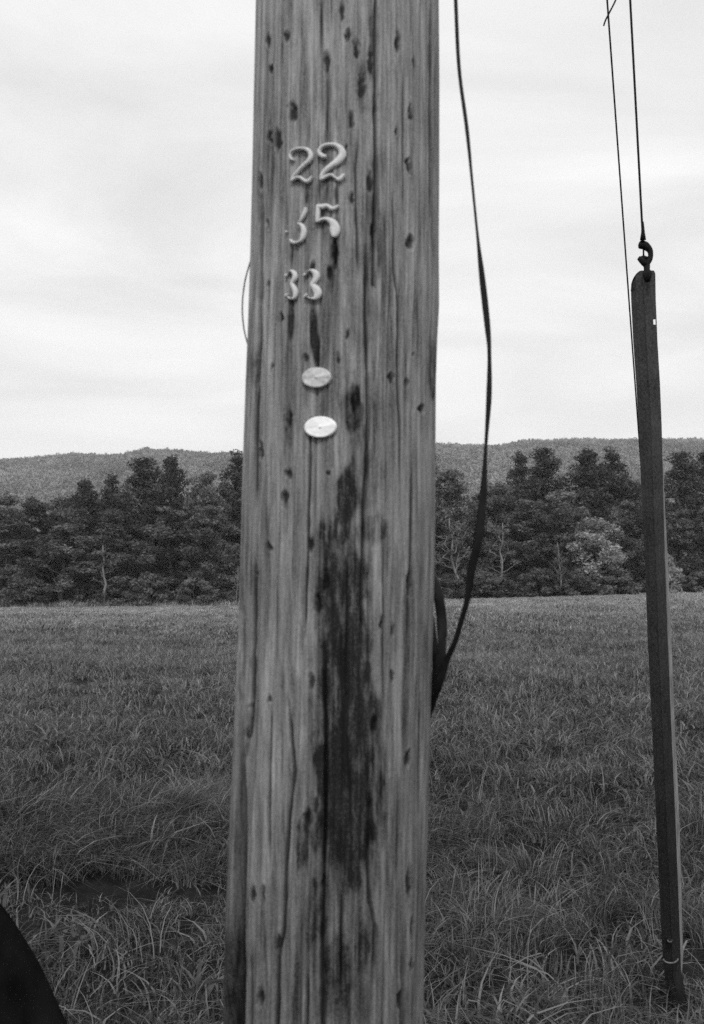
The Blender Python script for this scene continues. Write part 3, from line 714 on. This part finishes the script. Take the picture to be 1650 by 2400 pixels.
for (gx, gy, ax, ay) in GO:
    ax *= .80; ay *= 1.12
    q = ((U + warpx - gx) / ax) ** 2 + ((V + warpy - gy) / ay) ** 2
    m = np.minimum(1, 1.35 * np.exp(-q ** 1.3 * 1.1)) * front
    disp -= m * .0065 * min(1, ax / 8); crk = np.maximum(crk, m * .95)
    disp += np.exp(-((np.sqrt(q) - 1.5) / .35) ** 2) * .0007 * front
    tail = np.exp(-((U - gx) / (ax * .6)) ** 2) * sstep(0, 8, V - gy) * np.exp(-np.maximum(V - gy, 0) / (ay * 2.0)) * front
    stn = np.maximum(stn, tail * .35)
wx = (fbm(U / 28, V / 90, 70, 3) - .5) * 46; wy = (fbm(U / 28 + 7, V / 60, 71, 3) - .5) * 90
tex = fbm(U / 9, V / 48, 72, 4)
for (sx0, sy0, ax, ay, k) in ST:
    sc_ = 1.0 if ax > 13 else .12
    q = ((U + wx * sc_ - sx0) / ax) ** 2 + ((V + wy * min(1, ay / 100) - sy0) / ay) ** 2
    m = k * sstep(1.7, .45, q) * front
    stn = 1 - (1 - stn) * (1 - m)
streak = fbm(U / 4.5 + 60, V / 110, 73, 3); rag = fbm(U / 11 + 20, V / 22, 74, 4)
halo = stn.copy()
mott = fbm(U / 6 + 33, V / 40, 78, 4)
field = stn * 1.05 + (streak - .5) * 1.1 + (rag - .5) * 1.0 + (mott - .5) * .7
hard = sstep(.15, 1.15, field)
stn = np.where(halo > .01, np.minimum(1, (.66 * halo * (.35 + 1.3 * tex) + .50 * hard * np.minimum(1, halo * 1.6) * np.clip(.55 + .9 * mott, 0, 1.1))), 0)
for (sx0, sy0, ax, ay, k) in [(825, 2112, 26, 30, .8), (800, 2060, 10, 30, .5), (740, 2290, 16, 40, .5), (729, 1835, 12, 22, .7), (877, 1735, 12, 40, .6), (876, 2030, 10, 18, .7), (715, 2140, 12, 26, .5), (765, 2040, 8, 30, .5), (835, 1790, 7, 16, .6), (840, 1080, 12, 26, .6), (745, 1310, 10, 22, .5), (808, 1440, 6, 40, .45), (790, 1640, 6, 60, .3)]:
    q = ((U + wx * .5 - sx0) / ax) ** 2 + ((V + wy * .3 - sy0) / ay) ** 2
    stn *= 1 - k * np.exp(-q) * np.clip(.3 + 1.4 * rag, 0, 1.1)
# old treatment darkens the pole in long uneven tongues, more of it towards the ground
ton = fbm(U / 24 + 5, V / 260, 75, 4)
stn = 1 - (1 - np.clip(stn, 0, 1)) * (1 - front * np.clip(.24 * sstep(500, 1500, V) + .22 * sstep(1500, 2350, V) + .55 * (ton - .42), 0, .8))
# wide split low on the left side
gw_l = np.interp(V, [1330, 1700, 1850, 2000, 2200, 2420], [566, 560, 556, 550, 546, 530]); gw_r = np.interp(V, [1330, 1700, 1850, 2000, 2200, 2420], [568, 566, 572, 574, 570, 567])
amp = np.interp(V, [1330, 1500, 1800, 1950, 2420], [0, .25, .55, 1, 1])
mid_, hw_ = (gw_l + gw_r) / 2, (gw_r - gw_l) / 2 + 1.5
m = sstep(1.35, .75, np.abs(U - mid_) / hw_) * front * (T < 0) * amp
stn = np.maximum(stn, m * amp * .8)
disp -= m * .032; crk = np.maximum(crk, m * .9)
m = sstep(560, 546, U) * sstep(2080, 2230, V) * front * (T < 0); stn = np.maximum(stn, m * .85); 
stn = np.clip(stn, 0, 1)
v = pos(RR + disp).reshape(-1, 3); nx = len(th)
i = np.arange(len(zz) - 1)[:, None] * nx; j = np.arange(nx)[None, :]; j2 = (j + 1) % nx
f = np.stack([i + j, i + j2, i + nx + j2, i + nx + j], -1).reshape(-1, 4)
v = np.concatenate([v, [[axis(11.8)[0], PY, 11.84]]]); k = (len(zz) - 1) * nx; jj = np.arange(nx)
tri = np.stack([k + jj, k + (jj + 1) % nx, np.full(nx, len(v) - 1)], 1)
pole_me = mesh_np('utility_pole', v, [f, tri], {'stain': np.append(stn.ravel(), 0), 'crack': np.append(crk.ravel(), 0)}, smooth=True, material=MW)
pole = obj('utility_pole', pole_me, label='weathered round wooden utility pole with metal numbers and a dark stain down its middle', category='utility pole')

# ------------------------------------------------------------------ numbers nailed to the pole
def digit(strokes, label):
    S = 5.16; parts = []
    cx = np.mean([p[0] for s in strokes for p in s]) / S + 600; cy = np.mean([p[1] for s in strokes for p in s]) / S + 300
    c0, n0 = surf(cx, cy)
    for s in strokes:
        if len(s) == 1: s = [(s[0][0] - 6, s[0][1] - 4, s[0][2] * .8), (s[0][0], s[0][1], s[0][2]), (s[0][0] + 6, s[0][1] + 4, s[0][2] * .8)]
        sp = spline(s, 5); pts, ab, lat = [], [], []
        for (a, b, w) in sp:
            px, py = a / S + 600, b / S + 300; p, n = surf(px, py, .003)
            pts.append(p); lat.append(n); ab.append((.0042, max(w, 12) / S * .5 * pxm(px, py, p[1]) * 1.2))
        ab = np.array(ab); ab[0] *= (.9, .6); ab[-1] *= (.9, .6)
        parts.append(tube(pts, None, 10, np.array(lat), ab))
    v, f = join(parts); me = mesh_np('metal_digit', v - c0, f, smooth=True, material=M_num)
    o = obj('metal_digit', me, label=label, category='number', group='metal digits nailed to the pole'); o.location = c0
    return o
digit([[(460, 392, 20), (430, 375, 26), (418, 330, 26), (440, 285, 26), (500, 256, 28), (570, 250, 30), (632, 270, 42), (664, 325, 54), (650, 385, 54), (590, 445, 44), (520, 515, 36), (465, 580, 32), (432, 645, 34)],
       [(432, 650, 30), (485, 610, 32), (535, 603, 34), (590, 640, 38), (635, 648, 42), (678, 590, 22)]], 'left raised metal digit 2 in the top row of numbers on the pole')
digit([[(850, 352, 38), (800, 340, 50), (764, 300, 44), (785, 242, 38), (850, 208, 36), (940, 205, 44), (1015, 245, 62), (1045, 320, 80), (1000, 395, 80), (920, 452, 60), (845, 510, 48), (800, 570, 44), (785, 640, 34)],
       [(790, 630, 34), (850, 590, 38), (910, 572, 34), (960, 605, 26), (1010, 625, 50), (1068, 562, 34)]], 'right raised metal digit 2 in the top row, largest number on the pole')
digit([[(606, 965, 30), (595, 1010, 46), (572, 1070, 44), (548, 1118, 24), (515, 1155, 20)], [(512, 1160, 24), (556, 1180, 42), (580, 1240, 60), (574, 1310, 60), (550, 1360, 36), (500, 1388, 30), (452, 1388, 34), (418, 1352, 24)],
       [(372, 1262, 34)]], 'battered metal digit 3 with its top bar missing, left in the middle row')
digit([[(735, 1150, 26), (745, 1080, 46), (750, 1010, 50), (748, 950, 36)], [(735, 950, 40), (800, 955, 56), (860, 945, 44), (910, 975, 46), (950, 975, 40), (1000, 940, 24)],
       [(738, 1145, 24), (790, 1112, 34), (860, 1106, 44), (925, 1145, 76), (955, 1215, 112), (950, 1280, 90), (938, 1325, 44)]], 'raised metal digit 5 at the right of the middle row on the pole')
digit([[(372, 1790, 54)], [(392, 1765, 14), (420, 1735, 14), (455, 1745, 44), (475, 1800, 58), (445, 1865, 42), (440, 1895, 42), (468, 1950, 58), (480, 2000, 58), (464, 2060, 36), (420, 2066, 12), (388, 2040, 14)], [(372, 2030, 54)]],
      'narrow left metal digit 3 in the bottom row of numbers')
digit([[(592, 1780, 64)], [(612, 1755, 16), (650, 1728, 14), (690, 1732, 44), (732, 1780, 74), (715, 1850, 62), (680, 1895, 46), (715, 1935, 76), (748, 1995, 90), (722, 2055, 60), (670, 2066, 14), (625, 2045, 16)], [(602, 2035, 66)]],
      'wide right metal digit 3 in the bottom row of numbers')
def oval_tag(px, py, rx, ry, m, dent, label):
    c0, n = surf(px, py, .004); s = pxm(px, py, c0[1]); side = np.array([-n[1], n[0], 0]); up = np.array([0, 0, 1.])
    prof = [(0, .0030), (.3, .0028), (.55, .0026), (.72, .0024), (.8, .0023), (.86, .0025), (.95, .0024), (1.0, .0012), (1.0, -.004)]
    k = 40; a = np.linspace(0, 2 * np.pi, k, endpoint=False); vv = [np.zeros(3) + n * .003]
    for q, h in prof[1:]:
        for t in a:
            d = dent * math.sin(t * 3 + 1) * .001 + dent * math.sin(t * 7) * .0004
            vv.append(side * math.cos(t) * rx * s * q * (1 + .02 * math.sin(t * 2 + dent)) + up * math.sin(t) * ry * s * q + n * (h + d * q))
    vv = np.array(vv); j = np.arange(k); j2 = (j + 1) % k
    tri = np.stack([np.zeros(k, int), 1 + j, 1 + j2], 1)
    q = np.concatenate([np.stack([1 + r0 * k + j, 1 + (r0 + 1) * k + j, 1 + (r0 + 1) * k + j2, 1 + r0 * k + j2], 1) for r0 in range(len(prof) - 2)])
    o = obj('oval_tag', mesh_np('oval_tag', vv, [tri, q], smooth=True, material=m), label=label, category='tag', group='oval tags nailed to the pole'); o.location = c0
    hd, hf, ht = tube([n * .001, n * .0036, n * .0042], [.0024, .0022, .0012], 10, np.tile(side, (3, 1)))
    obj('nail', mesh_np('nail', hd, [hf, ht], smooth=True, material=m), o)
oval_tag(742, 885, 35, 24, M_tag1, 1.0, 'dull grey oval metal tag on the pole, directly below the numbers')
oval_tag(751, 1001, 38, 25, M_tag2, .6, 'bright white oval tag on the pole, the lower one of two')

# ------------------------------------------------------------------ cables and wires
def wire(rows, Yf, m=8):
    """rows: px, py, width px, Y"""
    sp = spline(rows, m); pts = np.array([P(a, b, d) for a, b, w, d in sp]); wd = np.array([max(w, .5) * pxm(a, b, d) / 2 for a, b, w, d in sp])
    return pts, wd
def flat_cable(rows, A, B):
    pts, hw = wire(rows, 0); hw = hw * 1.25; a, b = A / 2, B / 2
    c2 = np.clip((hw ** 2 - b * b) / (a * a - b * b), 0, 1); phi = np.arccos(np.sqrt(c2))
    lat = np.stack([np.cos(phi), np.sin(phi), phi * 0], 1)
    return tube(pts, None, 12, lat, np.tile([a, b], (len(pts), 1)))
ctop = [(1040, -2600, 9, 1.50), (1052, -900, 9, 1.5), (1060, -200, 9, 1.5)]
main = ctop + [(1068, 0, 8.5, 1.50), (1076, 160, 8.5, 1.50), (1094, 300, 9, 1.50), (1107, 430, 6.5, 1.50), (1119, 550, 7, 1.50), (1130, 650, 13, 1.50), (1142, 760, 13, 1.5), (1147, 830, 9, 1.5), (1146, 930, 12, 1.5), (1139, 1040, 8, 1.5),
        (1133, 1150, 14, 1.5), (1122, 1260, 17, 1.5), (1106, 1330, 19, 1.51), (1096, 1400, 13, 1.52), (1083, 1450, 12, 1.53), (1066, 1505, 12, 1.54), (1046, 1550, 14, 1.55), (1030, 1600, 16, 1.56), (1018, 1640, 12, 1.58), (1006, 1675, 9, 1.60)]
cab = obj('hanging_cable', None, label='long black cable hanging in a loose bow right of the utility pole', category='cable')
cab.location = P(1010, 1660, 1.58)
def add_part(name, root, tb, m, n_=None):
    v, f, t = tb; me = mesh_np(name, v - np.array(root.location), [f, t] if len(t) else [f], smooth=True, material=m); return obj(name, me, root)
add_part('cable_strand', cab, flat_cable(main, .0125, .0036), M_black)
loop = obj('cable_loop', None, label='short thick black cable loop bulging from the right side of the pole', category='cable'); loop.location = P(1010, 1660, 1.6)
add_part('cable_strand', loop, flat_cable([(1000, 1310, 10, 1.64), (1014, 1345, 12, 1.62), (1027, 1395, 22, 1.6), (1035, 1450, 24, 1.6), (1036, 1505, 17, 1.59), (1030, 1555, 22, 1.59), (1023, 1600, 22, 1.6), (1016, 1640, 15, 1.61), (1006, 1680, 10, 1.63)], .0165, .006), M_black)
add_part('cable_strand', loop, flat_cable([(1008, 1420, 8, 1.63), (1014, 1460, 9, 1.62), (1020, 1520, 12, 1.61), (1022, 1570, 16, 1.61), (1016, 1630, 14, 1.62), (1006, 1670, 10, 1.64)], .012, .004), M_black)
pts, hw = wire([(600, 560, 4, 1.52), (588, 608, 4, 1.53), (574, 660, 3.6, 1.55), (568, 715, 3.6, 1.56), (571, 765, 3.6, 1.56), (580, 805, 3.6, 1.55), (590, 835, 3.6, 1.53), (602, 862, 4, 1.50)], 0)
v, f, t = tube(pts, np.full(len(pts), .0012), 8); c = pts[0]
wl_ = obj('loose_wire', mesh_np('loose_wire', v - c, [f, t], smooth=True, material=simple('thin_wire', .07, .12, 90, .6)), label='thin wire bowing out from the left side of the pole below the top numbers', category='wire'); wl_.location = c
# staple-like fixing that pins the cables on the far side of the pole
# guy wires
base = P(1594, 2368, 3.55); topg = P(1510, 640, 3.10)
gdir = (topg - base) / np.linalg.norm(topg - base)
def straight(pa, pb, r_, n=8, k=40):
    t = np.linspace(0, 1, k)[:, None]; return tube(np.array(pa) * (1 - t) + np.array(pb) * t, np.full(k, r_), n)
hk = P(1507, 566, 3.08); w0 = P(1477, 0, 2.935); d = (w0 - hk); d /= np.linalg.norm(d); att = hk + d * ((10.8 - hk[2]) / d[2])
guy = obj('guy_wire', None, label='thick guy wire running up from the hook of the metal guard', category='wire', group='guy wires'); guy.location = hk
tw_ = []
t = np.linspace(0, 1, 500)[:, None]; axisw = hk * (1 - t) + att * t; L = np.linalg.norm(att - hk)
tw_.append(tube(axisw, np.full(500, .0036), 8)); v, f = join(tw_)
me = mesh_np('strand', v - hk, f, smooth=True, material=M_steel); obj('strand', me, guy)
v, f, t_ = tube([P(1506, 520, 3.08), P(1507, 545, 3.08), P(1507, 562, 3.08)], [.0038, .0058, .0095], 10); add_part('wire_grip', guy, (v, f, t_), M_steel)
# second guy wire
a = P(1423, 0, 2.9); b = P(1487, 880, 3.75); dd = b - a; low = a + dd * ((0.0 - a[2]) / dd[2]); up = a - dd / np.linalg.norm(dd) * 9.0
g2 = obj('guy_wire', None, label='thin guy wire passing just left of the guard and behind it', category='wire', group='guy wires'); g2.location = low
v, f, t_ = straight(up, low, .0030, 8, 60); add_part('strand', g2, (v, f, t_), M_steel)
pts, _ = wire([(1415, 60, 4, 2.9), (1419, 48, 4, 2.9), (1427, 32, 4, 2.89), (1443, 0, 4, 2.885), (1452, -30, 4, 2.88), (1440, -70, 4, 2.88), (1418, -90, 4, 2.88)], 0)
tl = tube(pts, np.full(len(pts), .0025), 8); add_part('wire_tail', g2, tl, M_steel)

# guard
gd = obj('guy_guard', None, label='tall dark metal guy guard leaning slightly left at the right of the photo', category='guy guard'); gd.location = base
lw = np.array([ # py, left px, right px (dark), lip px
 (640, 1478, 1536, 0), (700, 1479, 1537, 0), (800, 1484, 1541, 0), (900, 1491, 1547, 0), (1000, 1497, 1551, 0), (1150, 1503, 1554, 2), (1300, 1511, 1558, 6), (1500, 1518, 1565, 8), (1700, 1528, 1573, 8), (1900, 1537, 1582, 9), (2100, 1546, 1590, 7),
 (2240, 1553, 1595, 5), (2290, 1558, 1596, 2), (2320, 1563, 1600, 1), (2366, 1574, 1609, .5)], float)
pys = np.concatenate([np.linspace(629, 700, 38, endpoint=False), np.linspace(700, 2366, 660)]); NP = 30
gz_ = []
def gY(py):  # depth of the guard face at this height
    return np.interp(py, [633, 2368], [3.10, 3.55])
prof_t = np.linspace(0, 1, NP)
rows_ = []; fl_ = []
for py in pys:
    l = np.interp(py, lw[:, 0], lw[:, 1]); rt_ = np.interp(py, lw[:, 0], lw[:, 2]); lp = np.interp(py, lw[:, 0], lw[:, 3]); Y = gY(py); row = []
    for t in prof_t:
        xx_ = l + (rt_ - l) * t
        # rounded angle with a raised rib up the middle, open at the back
        dep = .075 * abs(t - .55) ** 1.15 - .0060 * math.exp(-((t - .55) / .035) ** 2) - .0035 * math.exp(-((t - .22) / .04) ** 2) 
        yy_ = py
        if py < 690:   # rounded left shoulder
            e = max(0.0, 1 - t / .56); yy_ = max(py, 632 + 50 * (1 - math.sqrt(max(0, 1 - e * e))))
            e2 = max(0.0, (t - .93) / .07); yy_ = max(yy_, 634 + 8 * e2 * e2)
        row.append(P(xx_, yy_, Y + dep))
    rows_.append(row)
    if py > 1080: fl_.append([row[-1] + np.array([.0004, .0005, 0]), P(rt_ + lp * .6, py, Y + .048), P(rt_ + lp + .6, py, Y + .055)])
gv = np.array(rows_); nr, ncl = gv.shape[:2]; NV = nr * ncl
inner = gv.copy(); inner[:, :, 1] += .003; inner[:, 0, 0] += .001
allv = np.concatenate([gv.reshape(-1, 3), inner.reshape(-1, 3)])
i = np.arange(nr - 1)[:, None]; j = np.arange(ncl - 1)[None, :]
q = np.stack([i * ncl + j, i * ncl + j + 1, (i + 1) * ncl + j + 1, (i + 1) * ncl + j], -1)
cu, cv = project((gv[:-1, :-1] + gv[1:, 1:]) / 2)
hole = (((cu - 1534.5) / 3.4) ** 2 + ((cv - 754) / 7.2) ** 4) < 1
hole[:, -1:] = False
keep = ~hole; f1 = q[keep]; f2 = q[keep][:, ::-1] + NV
side = []
for c0_ in (0, ncl - 1):
    a_ = np.arange(nr - 1) * ncl + c0_; side.append(np.stack([a_, a_ + ncl, a_ + ncl + NV, a_ + NV], 1))
for r0_ in (0, nr - 1):
    a_ = r0_ * ncl + np.arange(ncl - 1); side.append(np.stack([a_, a_ + 1, a_ + 1 + NV, a_ + NV], 1))
obj('channel', mesh_np('channel', allv - base, [np.concatenate([f1, f2] + side)], smooth=False, material=M_guard), gd)
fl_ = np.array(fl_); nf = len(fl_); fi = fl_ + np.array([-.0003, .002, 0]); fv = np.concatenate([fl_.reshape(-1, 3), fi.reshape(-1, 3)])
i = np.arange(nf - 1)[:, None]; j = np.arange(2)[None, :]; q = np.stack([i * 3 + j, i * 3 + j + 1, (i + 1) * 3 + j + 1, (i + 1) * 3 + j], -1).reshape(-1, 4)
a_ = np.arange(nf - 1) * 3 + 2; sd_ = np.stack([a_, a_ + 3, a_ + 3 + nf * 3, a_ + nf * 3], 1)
obj('flange', mesh_np('flange', fv - base, [np.concatenate([q, q[:, ::-1] + nf * 3, sd_])], material=simple('lit_edge', .11, .27, 60, .8, stretch=(1, 1, .2))), gd)['label'] = 'right edge with skylight put into its pale colour'  # paler colour paints in the skylight that falls on this lip
# the lip behind the slot is cut back so that light passes
yv_ = 3.095
hkp = [(1497, 573, .007), (1500, 573.5, .0125), (1510, 575, .0135), (1517, 580, .0120), (1523, 587, .0095), (1525, 597, .0082), (1523, 607, .0088), (1518, 615, .0095), (1514, 624, .0095)]
hook = [tube(spline([tuple(P(a, b, yv_)) for a, b, w in hkp], 4), spline([(w,) for a, b, w in hkp], 4)[:, 0], 12),
        tube([P(1515, 622, yv_), P(1508, 614, yv_), P(1502, 608, yv_), P(1496, 604, yv_)], [.0095, .0105, .0095, .006], 10),
        tube([P(1498, 605, yv_), P(1508, 602, yv_), P(1518, 606, yv_)], [.004, .0055, .006], 10),
        tube([P(1508, 578, yv_), P(1508.5, 606, yv_)], [.0028, .0028], 8),
        tube([P(1516, 622, yv_), P(1516, 632, yv_), P(1517, 642, yv_ - .002), P(1518, 660, yv_ - .002)], [.0105, .0095, .016, .008], 12)]
v, f = join(hook); obj('hook', mesh_np('hook', v - base, f, smooth=True, material=M_steel), gd)
# clamp low on the guard, and the anchor rod
def band(cx, cy, wpx, hpx, r_):
    pts = [P(cx + wpx * math.cos(a), cy - hpx * math.sin(a), gY(cy) - .012 - .010 * math.sin(-a)) for a in np.linspace(math.pi * 1.02, math.pi * 2.0, 14)]
    return tube(pts, np.full(14, r_), 8)
MZ = simple('worn_zinc', .04, .16, 120, .8)
for nm, bd in (('clamp', band(1572, 2247, 17, 10, .0028)), ('clip', band(1570, 2203, 5, 5, .002))):
    v, f = join([bd]); obj(nm, mesh_np(nm, v - base, f, smooth=True, material=MZ), gd)
bp = P(1570, 2204, gY(2204) - .006)
v, f, t_ = tube([bp + np.array([0, .01, 0]), bp + np.array([0, -.012, -.002]), bp + np.array([0, -.014, -.002])], [.008, .008, .005], 6, np.tile([1., 0, 0], (3, 1))); obj('bolt', mesh_np('bolt', v - base, [f, t_], material=M_steel), gd)
v, f, t_ = tube([P(1576, 2255, 3.56), P(1588, 2330, 3.56), P(1600, 2372, 3.56), P(1608, 2400, 3.57)], [.024, .027, .028, .028], 14); obj('anchor_rod', mesh_np('anchor_rod', v - base, [f, t_], smooth=True, material=M_steel), gd)

# ------------------------------------------------------------------ dark boulder in the lower left corner
nu, nv = 64, 40; c0 = np.array([-1.193, 2.0, .0]); uu = np.linspace(0, 2 * np.pi, nu, endpoint=False); vv_ = np.linspace(-.25, np.pi / 2, nv)
Ug, Vg = np.meshgrid(uu, vv_); lump = 1 + .10 * (fbm(Ug * 1.2 + np.abs(np.sin(Ug)) + 4, Vg * 2.0 + 6, 90, 3) - .5)
bx = np.cos(Ug) * np.cos(Vg) * .765 * lump; by = np.sin(Ug) * np.cos(Vg) * .40 * lump; bz = np.sin(Vg) * 1.10 * lump
v = np.stack([bx, by, bz], -1).reshape(-1, 3); i = np.arange(nv - 1)[:, None] * nu; j = np.arange(nu)[None, :]; j2 = (j + 1) % nu
f = np.stack([i + j, i + j2, i + nu + j2, i + nu + j], -1).reshape(-1, 4)
bo = obj('boulder', mesh_np('boulder', v, f, smooth=True, material=M_rock), label='tall black boulder cut off by the lower left corner of the photo', category='boulder'); bo.location = c0

# ------------------------------------------------------------------ air
HAZE = 0.00022
def box(x0, x1, y0, y1, z0, z1):
    v = np.array([(x, y, z) for z in (z0, z1) for y in (y0, y1) for x in (x0, x1)], float)
    return v, np.array([(0, 2, 3, 1), (4, 5, 7, 6), (0, 1, 5, 4), (2, 6, 7, 3), (0, 4, 6, 2), (1, 3, 7, 5)])
if HAZE:
    v, f = box(-6600, 6600, -60, 5100, -12, 210)
    hm = bpy.data.materials.new('haze_air'); hm.use_nodes = True; nt = hm.node_tree; nt.nodes.remove(nt.nodes['Principled BSDF'])
    pv = node(nt, 'ShaderNodeVolumePrincipled'); pv.inputs['Color'].default_value = (.95, .95, .95, 1); pv.inputs['Density'].default_value = HAZE
    nt.links.new(pv.outputs[0], [n for n in nt.nodes if n.type == 'OUTPUT_MATERIAL'][0].inputs['Volume'])
    obj('haze', mesh_np('haze', v, f, material=hm), kind='stuff')
